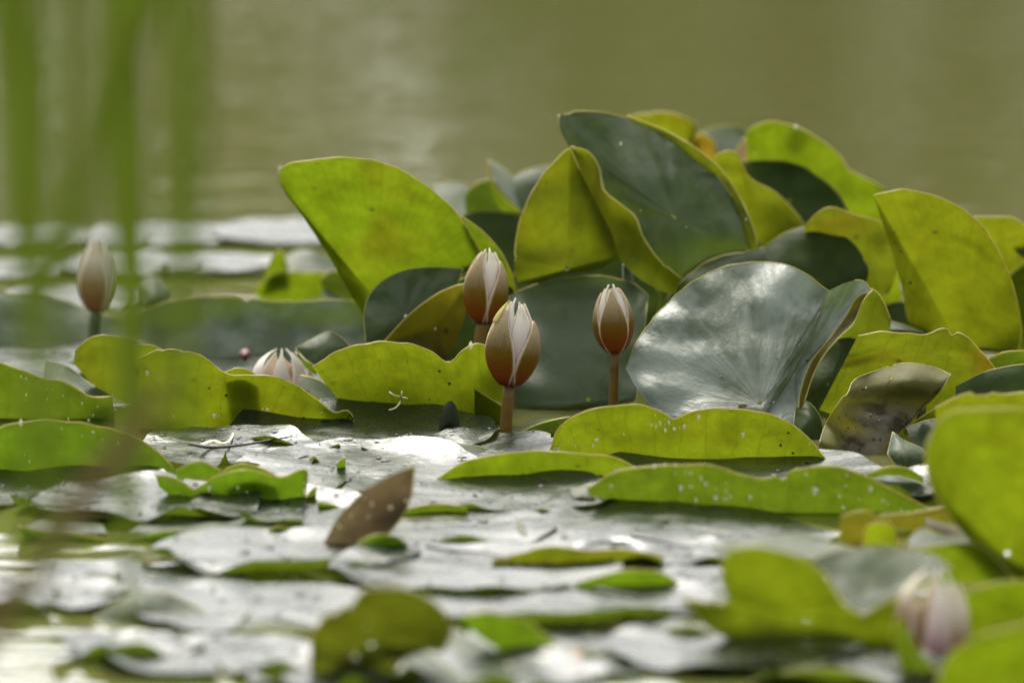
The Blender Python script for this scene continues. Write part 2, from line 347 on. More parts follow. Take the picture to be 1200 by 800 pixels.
# ------------------------------------------------------------------ leaves
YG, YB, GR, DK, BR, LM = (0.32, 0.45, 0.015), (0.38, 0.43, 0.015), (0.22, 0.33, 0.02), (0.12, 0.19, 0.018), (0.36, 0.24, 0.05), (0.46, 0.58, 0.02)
GCL = 'raised leaves of the lily clump'
GPAD = 'lily pads lying on the water'
S, F = 'strip', 'fan'
def nick(j, sd_):
    return .012 + .022 * noise.noise((j * .33, sd_, 1.5)) + .5 * max(0, noise.noise((j * .42, sd_, 9.5)) - .52)
def leaf(label, pb, lobes, Y=None, col=YG, red=0.5, name='lily_leaf', group=GCL, flecks=0, fsize=1.0, debris=0, stalk=None, skin=None, back=0, cat='leaf', fr=None, wax_sheen=None):
    Y0 = wy(pb) if Y is None else Y
    if Y is not None and pb == 480:              # a raised leaf leans about its own lowest edge
        pb = min(480, max(q[1] for lb in lobes for q in parse(lb[2]) + parse(lb[3])))
    mb = MB(); cells = []; allp = []; subs = []
    for lb in lobes:
        kind, side, a, b = lb[:4]; o = lb[4] if len(lb) > 4 else {}
        lean = o.get('lean', -3.5 if side == 'u' else 5.0) / 10000.0
        d0 = o.get('dy', 0.0) / 100.0; cup = o.get('cup', 1.2 if side == 'u' else -1.0) / 100.0; wav = o.get('wav', 0.25) * 2.0 / 100.0
        zf = o.get('z')
        seed = random.random() * 50
        def pos(x, y, e, r, u):
            wv = wav * noise.noise((x * 0.018 + seed, y * 0.03, seed)) * (0.4 + r)
            if zf is not None:
                return W(x, y, zf / 1000.0 + e / 1000.0 + wv * 0.6 + o.get('dome', 0) / 1000.0 * (1 - r * r))
            return P(x, y, Y0 + d0 + lean * (pb - y) + e / 100.0 * r + cup * (1 - r * r) + wv)
        if kind == 'strip':
            A, B = spline(parse(a), False), spline(parse(b), False)
            L_ = sum((q - p).length for p, q in zip(A, A[1:])); n = max(10, int(L_ / 6)); A, B = resample(A, n), resample(B, n)
            nr = 10; rows, uvs = [], []; nv = o.get('veins', max(2, L_ / 34))
            A = [p_.lerp(B[j], nick(j, seed)) for j, p_ in enumerate(A)]
            for i in range(nr):
                r = i / (nr - 1)
                rows.append([pos(*(B[j].lerp(A[j], r)), r, j / n) for j in range(n)])
                uvs.append([(j / n * nv, r) for j in range(n)])
            closed = False; rimline = rows[-1]
        else:
            C = parse(a)[0]; O = spline(parse(b), True, 5.0); n = len(O); c = Vector(C[:3])
            O = [p_.lerp(c, .4 * nick(j, seed)) for j, p_ in enumerate(O)]
            nr = 12; rows, uvs = [], []; nv = o.get('veins', 16)
            for i in range(nr):
                r = max(0.012, i / (nr - 1)) ** 0.8
                rows.append([pos(*(c.lerp(O[j], r)), r, j / n) for j in range(n)])
                uvs.append([(abs(((j / n * 2) % 2) - 1) * nv, r) for j in range(n)])
            closed = True; rimline = rows[-1] + [rows[-1][0]]
        # orient: the normal points out of the leaf's top side
        acc = 0.0
        for i in range(0, len(rows) - 1):
            for j in range(0, len(rows[0]) - 1, 3):
                p = rows[i][j]; nn = (rows[i][j+1] - p).cross(rows[i+1][j] - p)
                acc += nn.dot(CP - p)
        mb.grid(rows, uvs, flip=(acc < 0) == (side == 't'), closed=closed)
        rm = o.get('rim', True)
        if rm:
            if isinstance(rm, (tuple, list)):
                k0, k1 = int(rm[0] * len(rimline)), int(rm[1] * len(rimline)); rimline = rimline[k0:k1 + 1]
            mb.tube(rimline, o.get('rr', 0.52 if side == 'u' else 0.32) / 1000.0, 1, 5)
        subs.append(mb); mb = MB()
        cells.append((rows, side)); allp += [p for r in rows for p in r]
        if back and kind == 'strip' and side == 'u':
            rows2 = []
            for i in range(6):
                t = i / 5
                rows2.append([Vector((p.x * (1 - .12 * t) + .12 * t * rows[0][len(rows[0])//2].x, p.y + back / 100.0 * t * (0.35 + 0.65 * math.sin(math.pi * (j + .5) / n)), max(0.003, p.z) * (1 - t) + 0.004 * t)) for j, p in enumerate(rows[0])])
            p = rows2[0][n//2]; up = (rows2[0][n//2+1] - p).cross(rows2[1][n//2] - p).z > 0
            subs[0].grid(rows2, [[(j / n * 10, .9 - i * .15) for j in range(n)] for i in range(6)], flip=not up)
    if not name: name = 'lily_leaf'
    base = Vector((sum(p.x for p in allp) / len(allp), sum(p.y for p in allp) / len(allp), 0.0))
    ob = subs[0].build(name, [skin or LEAF, RIM], origin=base)
    wx = wax_sheen if wax_sheen is not None else 0.05 if col is DK else 0.27; ob['wax_sheen'] = wx  # dark green leaves lose their bloom, darkened for the clump's deep shade
    ob.color = (*col, red)
    for sm_ in subs[1:]:
        fo = sm_.build('leaf_fold', [LEAF, RIM], ob, base); fo.color = (*col, red); fo['wax_sheen'] = wx
    tag(ob, label, cat, group)
    if stalk:
        s = MB(); x, y, dx = stalk; top = P(x, y, Y0 + 0.012)
        foot = Vector((top.x + dx / 1000.0, top.y + 0.02, -0.06))
        s.tube([top.lerp(foot, t) + Vector((0, 0.008 * math.sin(3.1 * t), 0)) for t in (0, .2, .4, .6, .8, 1)], 0.0032, 0, 8)
        so = s.build('stalk', STALKG, ob, base)
    for cnt, nm, mt, dark in ((flecks, 'fleck', FLECK, 0), (debris, 'debris', DEBRIS, 1)):
        if not cnt: continue
        s = MB(); rg = random.Random(len(label) * 7 + cnt)
        clusters = [(rg.random(), rg.uniform(.1, .9)) for _ in range(5)]
        for _ in range(cnt):
            rows, side = rg.choice(cells) if len(cells) > 1 and rg.random() < .3 else cells[0]
            if rg.random() < .75:
                cc = rg.choice(clusters); u, v = cc[0] + rg.gauss(0, .05), cc[1] + rg.gauss(0, .12)
            else: u, v = rg.random(), rg.uniform(.05, .95)
            if fr: u = fr[0] + (fr[1] - fr[0]) * u
            j = min(len(rows[0]) - 1, max(0, int(u * len(rows[0])))); i = min(len(rows) - 1, max(0, int(v * len(rows))))
            p = rows[i][j] + (CP - rows[i][j]).normalized() * 0.0008
            k = fsize * (.35 + 1.1 * rg.random() ** 2) * (1 if not dark else rg.uniform(.6, 1.5)); e = rg.uniform(.6, 2.6)
            s.blob(p, 0.0011 * k * (1 if not dark else .8), 0.0008 * k, 0.0011 * k * e * (1 if not dark else .35))
        so = s.build(nm, mt, ob, base, smooth=False); so['kind'] = 'stuff'
    return ob

def pad(cx, cy, rx, label, z=2.0, tilt=0.8, roll=0.0, wave=1.0, col=(0.17, 0.25, 0.016), notch=None, debris=0, skin=None, name='lily_pad', group=GPAD, rimup=0.0, ax=1.0):
    c = W(cx, cy, 0); sc_ = (c - CP).length * K; Rr = rx * sc_
    rg = random.Random(int(cx * 13 + cy * 7)); sd_ = rg.random() * 40
    na = 72; nr = 11; nt_ = R(notch if notch is not None else rg.uniform(185, 355))
    rows, uvs = [], []
    for i in range(nr):
        r = max(0.01, i / (nr - 1)) ** .85; row, uvr = [], []
        for j in range(na):
            a = nt_ + R(5) * r + (6.2832 - R(10) * r) * j / (na - 1)
            k = 1 + .09 * noise.noise((math.cos(a) * 1.5 + sd_, math.sin(a) * 1.5, sd_)) + .03 * noise.noise((a * 5, sd_, 1)) - .3 * max(0, noise.noise((a * 6, sd_, 4)) - .45)
            x, y = math.cos(a) * Rr * r * k * ax, math.sin(a) * Rr * r * k
            h = z / 1000 + math.tan(R(tilt)) * (y + Rr * .4) + math.tan(R(roll)) * x
            h += wave / 1000 * 3.2 * r * r * noise.noise((math.cos(a) * 2.2 + sd_, math.sin(a) * 2.2, 7.7)) + wave / 1000 * 0.9 * noise.noise((x * 26 + sd_, y * 26, 3))
            h += rimup / 1000 * max(0, r - .7) / .3 * (0.55 + 0.6 * noise.noise((a * 1.1, sd_, 5)))
            if rimup:
                cu = max(0, noise.noise((a * 1.9 + sd_, 3.1, sd_)) + .12) * max(0, -math.sin(a) + .25)
                h += rimup / 1000 * 2.7 * cu * max(0, (r - .72) / .28) ** 2
            row.append(c + Vector((x, y, max(0.0009, h)))); uvr.append((j / na * 18, r))
        rows.append(row); uvs.append(uvr)
    mb = MB(); p = rows[4][10]; up = (rows[4][11] - p).cross(rows[5][10] - p).z > 0
    mb.grid(rows, uvs, flip=not up)
    ob = mb.build(name, [skin or WET, RIM], origin=c); ob.color = (*col, .5); ob['wax_sheen'] = 1.0
    tag(ob, label, 'lily pad', group)
    if debris:
        s = MB()
        for _ in range(debris):
            p = rows[rg.randrange(2, nr)][rg.randrange(na)]; k = rg.uniform(.4, 1.3)
            s.blob(p + Vector((rg.gauss(0, .004), rg.gauss(0, .004), .0006)), .0016 * k * rg.uniform(.7, 2), .0014 * k, .0007 * k)
        so = s.build('debris', DEBRIS, ob, c, smooth=False); so['kind'] = 'stuff'
    return ob


# ---- raised clump, from the back forward
leaf('yellow green leaf with a torn brown tip peeping over the back of the clump top', 480, [(S, 'u', '728,139c 760,131 790,133 814,142c', '730,195 760,200 790,200 812,195'),
     (S, 'u', '814,142c 817,150 812,168 806,180', '811,142 809,155 806,170 803,182', dict(dy=-.3))], Y=7.52, col=YB, red=.9)
leaf('small orange tinged leaf tucked beside the torn brown tip at the clump top', 480, [(S, 'u', '812,164c 822,155 836,166 841,184c', '812,205 822,205 832,205 841,205')], Y=7.5, col=(0.500, 0.340, 0.030), red=1)
leaf('dull green leaf showing a low arc between two yellow leaves on the clump top', 480, [(S, 't', '818,155c 845,147 866,147 876,154c', '822,215 840,215 860,215 876,215')], Y=7.56, col=GR)
leaf('pink brown torn scrap of leaf edge just left of the long wavy back leaf', 480, [(S, 'u', '858,186c 866,172 874,160 880,172c', '858,215 866,215 874,215 882,215')], Y=7.5, col=(0.500, 0.320, 0.220), red=.4)
leaf('long wavy yellow green leaf along the back right skyline of the clump', 480, [(S, 'u', '874,153c 886,144 905,142 935,149 965,165 988,188 994,199 1010,207 1038,221c', '876,240 900,250 930,260 960,280 990,285 1015,290 1045,290', dict(cup=2.5, wav=.8))], Y=7.44, col=YG, red=.35, flecks=3, stalk=(950, 260, 10))
leaf('folded leaf with a very dark hollow behind its olive front flap', 480, [
     (F, 't', '925,235', '868,189c 900,188 932,191 960,207 982,226 997,252c 970,268 942,275 915,250 885,225', dict(lean=3, cup=1.0, rim=(0, .55))),
     (S, 'u', '836,183c 850,176 864,178 868,190 879,209 905,222 925,240 943,263c', '868,300 875,300 885,300 895,300 910,300 920,300 935,298 950,295', dict(dy=-2, cup=1.5))], Y=7.38, col=(0.344, 0.400, 0.018), red=.7, stalk=(900, 290, -8), wax_sheen=.06)  # scant bloom darkens the hollow's upper face in place of shade
leaf('olive brown leaf with a wavy top edge in front of the dark hollow', 480, [(S, 'u', '943,265c 958,248 976,242 1000,250 1027,258 1063,274c', '945,330 970,335 1000,340 1020,342 1040,345 1058,300', dict(cup=2, wav=.7))], Y=7.3, col=(0.284, 0.340, 0.018), red=.9, stalk=(1010, 330, 6))
leaf('pale dog eared yellow leaf with a bleached corner at the right edge of the frame', 480, [(S, 'u', '1130,254c 1160,253 1188,255 1200,262 1230,280', '1140,345 1160,350 1185,360 1200,370 1230,380', dict(wav=.8)),
     (S, 't', '1188,256c 1196,262 1215,268', '1186,285 1193,298 1215,310', dict(dy=-1.5, lean=1))], Y=7.36, col=YB, red=.8)
leaf('ragged green leaf low behind the right edge of the big brown tinted leaf', 480, [(S, 'u', '1178,330c 1195,310 1220,300', '1185,425 1200,430 1220,430')], Y=7.34, col=YG, red=.6, debris=10)
leaf('narrow lime green leaf glimpsed in the gap left of the big brown tinted leaf', 480, [(S, 'u', '1034,318c 1042,309 1050,306', '1034,370 1048,370 1060,370', dict(lean=-1))], Y=7.33, col=LM, red=0)
leaf('big upright brown tinted leaf on the right with a clean pale arched rim', 480, [(F, 'u', '1125,405', '1023,228c 1050,222 1085,226 1122,241 1152,267 1176,305 1190,345 1197,385 1193,414c 1165,412 1130,408 1095,400 1066,380 1056,335 1042,285 1031,252', dict(lean=-3, cup=3.5, veins=14, rim=(0, .55)))], Y=7.22, col=(0.361, 0.420, 0.016), red=.8, stalk=(1125, 405, -5), debris=8)
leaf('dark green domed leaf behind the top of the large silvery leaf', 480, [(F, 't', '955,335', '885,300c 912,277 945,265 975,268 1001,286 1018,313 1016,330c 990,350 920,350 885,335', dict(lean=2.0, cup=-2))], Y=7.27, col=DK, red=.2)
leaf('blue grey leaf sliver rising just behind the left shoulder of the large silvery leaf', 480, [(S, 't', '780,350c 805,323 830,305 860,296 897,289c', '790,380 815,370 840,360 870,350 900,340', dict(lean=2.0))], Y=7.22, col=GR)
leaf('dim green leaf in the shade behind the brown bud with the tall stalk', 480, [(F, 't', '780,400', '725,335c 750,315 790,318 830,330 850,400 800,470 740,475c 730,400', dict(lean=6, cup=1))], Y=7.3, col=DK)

# ---- big folded leaf at the top
C5L = '602,312c 606,270 618,235 636,205 660,178 668,173c 680,200 700,240 716,272 726,302c 700,316 660,322 630,332 606,333c'
leaf('largest folded leaf crowning the clump with a grey upper face and yellow flaps', 480, [
     (F, 't', '790,255', '655,136c 672,130 700,131 735,138 772,153 810,177 838,203 860,234 874,266 882,292c 860,294 830,302 806,318 797,327c 770,300 753,275 745,253 725,237 708,222 702,195 690,178 672,172c 661,163 655,148', dict(lean=3.2, cup=-1.5, veins=14, rim=(0, .42))),
     (F, 'u', '664,315', C5L, dict(lean=1.6, cup=2, dy=-1.2, rim=(.02, .42))),
     (S, 'u', '669,172c 688,177 702,194 707,222 725,238 745,254 753,276 770,301 798,326c', '668,174 678,200 698,240 714,272 726,303 742,321 764,336 780,343 791,344', dict(lean=2.2, dy=-1.6, cup=1.2)),
     (S, 'u', '735,136c 775,151 813,172 843,197 866,230 881,262 889,291c', '735,140 770,156 806,181 834,207 856,239 871,269 878,293', dict(lean=3, dy=-.3, cup=.2)),
     (S, 't', '655,135c 656,150 666,171c', '664,134 671,150 683,172', dict(lean=3, dy=-.8, rr=.8))],
     Y=7.2, col=(0.370, 0.440, 0.016), red=.55, flecks=4, stalk=(735, 310, 4))
# ---- left part of the clump
leaf('white edged leaf scrap behind the rim of the tall left leaf', 480, [(S, 't', '508,217c 525,213 550,217c', '520,250 535,255 552,255', dict(lean=9))], Y=7.55, col=GR)
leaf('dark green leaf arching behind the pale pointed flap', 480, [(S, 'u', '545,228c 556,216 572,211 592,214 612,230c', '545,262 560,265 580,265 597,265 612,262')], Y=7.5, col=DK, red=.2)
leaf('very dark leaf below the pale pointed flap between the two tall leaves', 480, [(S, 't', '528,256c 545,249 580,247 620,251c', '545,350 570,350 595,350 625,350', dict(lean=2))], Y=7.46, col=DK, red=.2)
leaf('pale pointed leaf flap standing up behind the gap between the tall leaves', 480, [(S, 't', '572,189c 590,197 604,213 612,246c', '573,190 580,212 594,230 611,247', dict(lean=8)), (S, 'u', '571,190c 576,212 590,232 611,248c', '572,195 576,225 588,247 604,250', dict(dy=-.6)),
     (S, 't', '600,207c 618,198 640,194 655,196', '610,250 622,252 640,255 655,258', dict(dy=1, lean=3))], Y=7.42, col=YG, red=.2)
leaf('tall smooth yellow green leaf standing at the left end of the clump', 480, [
     (F, 'u', '440,350', '329,198c 345,190 385,185 430,186 470,199 506,222 536,250 556,281 566,306c 540,322 500,320 465,332 440,358 427,372c 408,340 380,292 352,250 331,222 327,208', dict(lean=-2.8, cup=3, veins=13, rim=(0, .5))),
     (S, 'u', '540,253c 562,268 585,292 600,322 604,345c', '545,262 558,288 568,310 584,335 592,350', dict(dy=1.5)),
     (S, 't', '329,196c 327,206 331,221', '338,193 339,205 342,222', dict(dy=-.8, rr=.8))], Y=7.22, col=(0.327, 0.470, 0.016), red=.6, stalk=(445, 352, 12))
leaf('grey green leaf with a rusty folded flap under the tall left leaf', 480, [
     (F, 't', '475,370', '428,402c 427,362 440,336 470,318 510,313 543,315c 530,345 500,362 475,382 452,402c', dict(lean=4, cup=-1)),
     (F, 'u', '510,385', '448,402c 478,370 508,347 530,336 548,332c 545,370 535,400 525,424c 490,415', dict(lean=-1, dy=-1.5, cup=1, rim=(0, .4)))], Y=7.14, col=(0.380, 0.330, 0.025), red=1, stalk=(480, 395, 0))
leaf('large blue grey leaf facing the camera behind the front bud', 480, [(F, 't', '690,470', '586,352c 618,336 660,326 700,322 738,330 760,345c 752,420 746,470c 700,478 640,482 600,480c 585,440 582,390', dict(lean=5, cup=-1, wav=.6, veins=10))], Y=7.13, col=GR, debris=8)

# ---- large silvery leaf and its neighbours
leaf('large silvery leaf with quilted veins facing the camera right of the tall stalked bud', 490, [
     (F, 't', '892,474', '733,432c 746,400 773,364 806,333 848,312 890,306 932,313 972,340c 956,380 936,420 916,455 897,489c 860,482 822,472 790,491c 766,480 746,456', dict(lean=4.9, cup=-.7, veins=11, wav=.5, rim=(0, .5))),
     (F, 't', '930,440', '972,340c 990,331 1012,328 1022,340c 1004,349 992,370 972,396 950,425 938,460 935,486 930,495c 912,492 897,489c 916,455 936,420 956,380', dict(lean=3.3, cup=1, rim=(.08, .6))),
     (S, 'u', '1023,340c 1012,352 1001,378 985,394 967,414 953,440 943,470', '1004,349 992,371 973,397 951,425 939,460 937,475 936,486', dict(lean=2.5, dy=-.6, cup=.2))],
     Y=7.02, col=(0.420, 0.340, 0.030), red=.8, debris=10, wax_sheen=1.35)
leaf('olive leaf curving out behind the folded right corner of the large silvery leaf', 480, [(S, 'u', '985,345c 1018,336 1034,350 1044,376c', '980,410 1005,405 1025,405 1042,400')], Y=7.12, col=(0.258, 0.330, 0.018), red=.7)
leaf('dark green leaf in deep shade right of the large silvery leaf', 490, [(F, 't', '970,450', '1002,378c 1015,402 1012,445 988,475 955,500 930,500c 936,460 950,425 975,398', dict(lean=3))], Y=7.1, col=DK, red=.3)
leaf('olive leaf with a rusty right half and a white folded back rim', 490, [
     (S, 'u', '1006,392c 1040,387 1078,390 1094,387 1108,384 1130,392 1150,411 1170,437c', '960,480 990,490 1030,500 1060,500 1090,500 1110,495 1140,475 1165,447', dict(cup=2, wav=.6)),
     (S, 't', '1000,373c 1022,372 1052,378 1082,389c', '1008,391 1030,387 1055,386 1082,390', dict(lean=10, dy=.5))], Y=7.05, col=(0.310, 0.380, 0.018), red=1, stalk=(1080, 470, 0))
leaf('green leaf edge low behind the rusty leaf at the right side of the frame', 480, [(S, 'u', '1150,424c 1175,413 1200,410 1240,412', '1160,450 1180,450 1205,450 1240,450')], Y=7.1, col=GR, red=.3)
leaf('dark green leaf band above the bright foreground leaves on the right', 490, [(S, 't', '1120,452c 1150,437 1180,429 1205,426 1240,428', '1120,480 1150,480 1180,480 1205,480 1240,480', dict(lean=2))], Y=7.0, col=DK)
leaf('ragged rotting leaf with an olive top and a dirty grey brown lower face', 552, [
     (F, 't', '1015,545', '958,530c 964,505 974,484 988,464 1002,444 1030,432 1060,425 1090,428 1115,438c 1100,460 1078,482 1057,504c 1062,525 1050,540 1046,556 1000,559 966,553c', dict(lean=2.6, cup=-.8, wav=1.3, rim=(0, .75)))], Y=6.94, col=(0.200, 0.190, 0.030), red=.6, skin=OLD, debris=130, fsize=.7, flecks=8)
leaf('dark green leaf behind the foot of the big brown tinted leaf', 480, [(S, 't', '1030,362c 1050,352 1080,360', '1030,430 1055,430 1085,430', dict(lean=2))], Y=7.28, col=DK)  # added leaf, its dark colour stands in for the black gap
leaf('olive leaf edge slanting behind the right side of the rotting leaf', 500, [(S, 'u', '1056,504c 1085,485 1110,470 1140,462', '1060,510 1090,505 1115,500 1140,500')], Y=6.98, col=(0.258, 0.300, 0.018), red=.4)
leaf('grey leaf patch between the rotting leaf and the bright right leaf', 540, [(S, 't', '1062,500c 1085,492 1105,490', '1070,530 1090,530 1110,530')], Y=6.94, col=GR)
leaf('small white triangular leaf tip right of the rotting leaf', 550, [(F, 't', '1060,525', '1046,506c 1060,516 1080,525 1090,535c 1075,548 1055,548 1040,532c', dict(lean=9))], Y=6.85, col=GR)
leaf('small dark stone grey leaf stub left of the rotting leaf', 520, [(F, 't', '950,490', '932,478c 945,470 958,482 964,500 962,522c 945,520 930,512', dict(lean=5))], Y=7.0, col=DK)

leaf('dark shaded leaf filling the gap behind the reddish bud and the front bud', 480, [(F, 't', '565,470', '520,340c 545,325 580,322 605,335 612,400 600,482c 560,486 525,480 515,420', dict(lean=3))], Y=7.19, col=DK)  # added fill, dark colour in place of shade between the buds
leaf('dark shaded leaf under the yellow flaps of the crowning leaf', 480, [(F, 't', '680,400', '588,345c 620,300 680,290 740,305 775,345c 760,400 700,410 620,400', dict(lean=2.5))], Y=7.30, col=DK)  # added fill, darkens the space below the flaps
leaf('dark leaf low in the gap between the crowning leaf and the silvery leaf', 480, [(F, 't', '800,330', '715,345c 750,290 820,280 890,285 900,330c 860,370 760,390', dict(lean=2))], Y=7.33, col=DK)  # added fill, a dark sheet in place of the gap's shade
# ---- left row
leaf('wide slate grey leaf lying behind the half hidden white flower', 425, [(S, 't', '150,372c 190,354 255,346 320,352 380,350 432,352c', '150,440 200,440 260,440 320,440 380,440 432,435', dict(lean=3.6, cup=0, wav=.7, veins=10))], Y=7.33, col=GR, wax_sheen=.8)
leaf('dull green leaf behind the pale left bud and the reeds', 425, [(S, 't', '-30,345c 20,342 70,350 120,368 170,376c', '-30,420 20,420 70,420 120,420 170,420', dict(lean=3))], Y=7.4, col=GR, red=.2, wax_sheen=.7)
leaf('grey leaf flap curling up behind the tall left reed', 360, [(F, 't', '180,345', '158,332c 172,324 188,326 206,342c 196,356 175,362 160,360', dict(lean=8))], Y=7.6, col=GR)
leaf('small bright leaf with an upturned lobe left of the tall left leaf', 355, [
     (S, 'u', '296,341c 320,322 355,317 385,322 392,335c', '304,350 325,353 348,354 370,350 390,345', dict(lean=-2)),
     (S, 'u', '312,318c 320,299 330,293 337,312c', '304,335 315,335 325,330 337,328', dict(dy=1)),
     (S, 't', '332,302c 345,294 365,293 392,305c', '338,325 350,322 370,322 392,326', dict(dy=2.5, lean=8))], Y=7.58, col=YG, red=.2, flecks=2)
leaf('shaded leaf hollow under the left flank of the tall left leaf', 370, [(S, 'u', '374,330c 385,318 398,318 420,345', '385,350 398,358 412,366 428,372')], Y=7.5, col=DK, red=.6)
leaf('broken straw coloured leaf strip at the foot of the tall left leaf', 370, [(S, 't', '380,338c 398,348 425,364', '376,345 398,358 423,368')], Y=7.47, col=BR)
leaf('rounded green leaf behind the left reeds with a pale scalloped rim', 495, [(S, 'u', '88,412c 100,399 118,392 140,393 165,401 195,413', '86,425 102,443 125,462 150,472 175,480 200,480', dict(cup=1.5)),
     (S, 't', '76,420c 84,413 90,412', '80,424 88,428 92,426', dict(dy=-.4, rim=False))], Y=7.14, col=(0.310, 0.380, 0.018), red=.7)
leaf('yellow leaf peeking over the rim of the long spotted left leaf', 495, [(S, 'u', '155,404c 178,404 195,412 210,425', '158,440 178,440 195,440 210,440')], Y=7.1, col=LM, red=.1)
leaf('silver blue leaf wedge between the rounded green leaf and the spotted left leaf', 495, [(S, 't', '52,422c 80,430 105,449 133,464c', '50,447 74,448 94,460 128,467', dict(lean=10))], Y=7.1, col=GR)
leaf('far left green leaf sprinkled with pale flecks under a thick light rim', 495, [(S, 'u', '-30,418c 0,424 25,433 50,443 76,447 95,459 108,465 132,464c', '-30,494 0,494 30,494 55,495 80,496 100,497 115,497 135,496', dict(cup=1, rr=.7))], col=GR, red=.2, flecks=26, fr=(.1, .95), back=8)
leaf('long spotted yellow green leaf upright at the water edge on the left', 508, [
     (S, 'u', '163,420c 180,411 196,408 216,410 241,418 266,438 300,439 330,443 356,456 376,471 393,484 405,479 414,487 415,508c', '160,505 185,509 205,510 225,511 250,512 270,511 295,510 320,509 345,509 365,509 385,509 400,509 410,509 415,509', dict(cup=1.6, wav=.6)),
     (S, 'u', '262,436c 275,431 292,434 300,440', '262,445 275,446 290,446 300,446', dict(dy=1.5))], col=(0.344, 0.440, 0.016), red=.5, flecks=12, debris=26, back=10)
leaf('silvery curled leaf tip right of the half hidden white flower', 495, [(F, 't', '380,408', '346,408c 365,397 385,388 400,395 412,407c 392,416 372,430c 362,424', dict(lean=5, cup=-.5)), (S, 'u', '347,409c 355,420 371,431c', '348,412 356,428 371,440', dict(dy=-.3, rim=False))], Y=7.1, col=YG, red=.2)
leaf('blue grey leaf edge sloping down between the two front yellow leaves', 498, [(S, 't', '352,440c 375,446 402,466 445,497c', '350,452 375,465 400,480 440,500', dict(lean=8, rr=.8))], Y=7.07, col=GR)
leaf('yellow leaf with a rusty lobe standing in the middle left of the front bud', 498, [
     (S, 'u', '366,430c 395,411 430,402 470,400 500,408 525,424 543,409 560,401 577,407 596,420', '420,497 428,498 440,498 455,498 485,499 510,499 530,499 550,499 570,498 596,496', dict(cup=1.8, wav=.5)),
     (S, 'u', '556,455c 570,464 594,478', '556,499 572,500 594,500', dict(dy=-1.2))], col=(0.353, 0.440, 0.016), red=.7, flecks=2, debris=10, back=9)
leaf('dark pointed stub sticking out of the water left of the front bud stalk', 508, [(F, 't', '527,492', '514,508c 516,485 523,472 530,470 536,480 541,508c', dict(lean=1, dy=-.5, cup=-.6, rim=False))], col=DK, Y=6.98, skin=simple('dark_stub', (.016, .02, .008), .7, spec=.12))

# ---- front row of upturned rims
leaf('long two lobed yellow green leaf rim below the large silvery leaf', 544, [(S, 'u', '645,527c 655,501 680,483 712,476 748,474 775,482 790,490 812,481 845,478 890,482 925,495 950,516 973,545c', '646,529 672,530 700,532 730,535 760,538 785,540 810,541 840,542 875,543 910,544 940,545 973,547', dict(cup=1.2, wav=.4))], col=(0.344, 0.440, 0.016), red=.4, flecks=34, back=10, debris=8)
leaf('low dark green leaf rim right of the front bud foot', 512, [(S, 'u', '610,507c 632,496 668,488', '612,510 640,512 668,513')], col=DK, red=.3, back=4)
leaf('smooth green leaf rim rising right of the front bud foot', 572, [(S, 'u', '512,561c 545,541 590,531 640,528 690,532 722,536 748,550c', '518,564 545,570 590,573 640,573 690,571 722,566 748,556', dict(cup=1, wav=.3))], col=(0.310, 0.440, 0.016), red=.3, flecks=12, back=9)
leaf('long green leaf rim speckled with the largest pale flecks', 605, [(S, 'u', '688,573c 720,553 750,547 800,544 840,546 870,556 895,561 930,550 975,545 1012,556 1050,576 1092,597c', '690,580 720,584 750,586 790,588 830,592 870,598 905,603 940,606 980,607 1015,607 1050,605 1090,602', dict(cup=1.2, wav=.4))], col=GR, red=.3, flecks=40, fsize=1.35, back=9)
leaf('broken white ribbed leaf flap under the rotting leaf', 590, [(S, 't', '1015,558c 1045,556 1075,565 1098,580c', '1030,566 1055,575 1075,586 1095,586', dict(lean=6, veins=14)), (S, 'u', '1015,556c 1040,547 1065,549 1082,560', '1020,560 1045,556 1065,560 1082,566', dict(dy=1.2))], Y=6.76, col=GR)
leaf('raised grey lily pad with a soft sheen in the middle of the right front', 640, [(F, 't', '780,612', '604,615c 614,592 640,580 678,572 702,580 742,573 782,569 832,576 882,591 940,612 988,624c 960,636 905,636 850,648 760,652 690,648 640,640 618,630', dict(z=3, dome=5, wav=.4, veins=18))], col=GR, name='lily_pad', group=GPAD, cat='lily pad', debris=14, skin=WET, wax_sheen=1.0)
leaf('pale bleached leaf curl on the left end of the raised grey pad', 600, [(S, 't', '668,574c 690,568 708,574 712,590c', '672,584 690,580 698,584 700,594', dict(lean=8))], Y=6.72, col=BR)
leaf('brown blade like folded leaf standing at an angle in the left centre', 648, [(F, 'u', '432,605', '374,648c 392,612 420,580 452,559 486,545c 482,580 471,606 448,632 422,650c 400,654', dict(lean=-1.5, cup=.8, rim=(.45, .9)))], col=(0.240, 0.180, 0.110), red=.3, flecks=7, fsize=1.2)
leaf('wavy green leaf rim standing in the left centre with a square right end', 594, [
     (S, 'u', '229,574c 250,560 270,553 292,550 312,556 332,558 359,548 359,570c', '228,594 250,595 270,596 290,596 310,595 325,595 342,594 359,593', dict(cup=.8)),
     (S, 'u', '205,552c 225,542 242,541 263,553c', '208,562 225,560 245,560 263,560', dict(dy=3)), (S, 'u', '262,552c 278,543 300,546 322,556c', '262,560 280,558 300,558 322,560', dict(dy=2)),
     (S, 'u', '182,556c 205,560 222,570 232,577c', '186,570 200,582 215,594 232,600', dict(dy=-.5))], col=(0.224, 0.400, 0.018), red=.1, flecks=10, debris=3)
leaf('tiny green leaf tip right of the wavy square ended rim', 594, [(S, 'u', '357,592c 362,577 371,570', '358,594 364,592 370,588')], col=GR, red=0)
leaf('little green leaf corner poking up left of the brown blade like leaf', 602, [(S, 'u', '372,588c 390,591 404,598', '373,600 390,601 404,601')], col=(0.258, 0.460, 0.018), red=0)
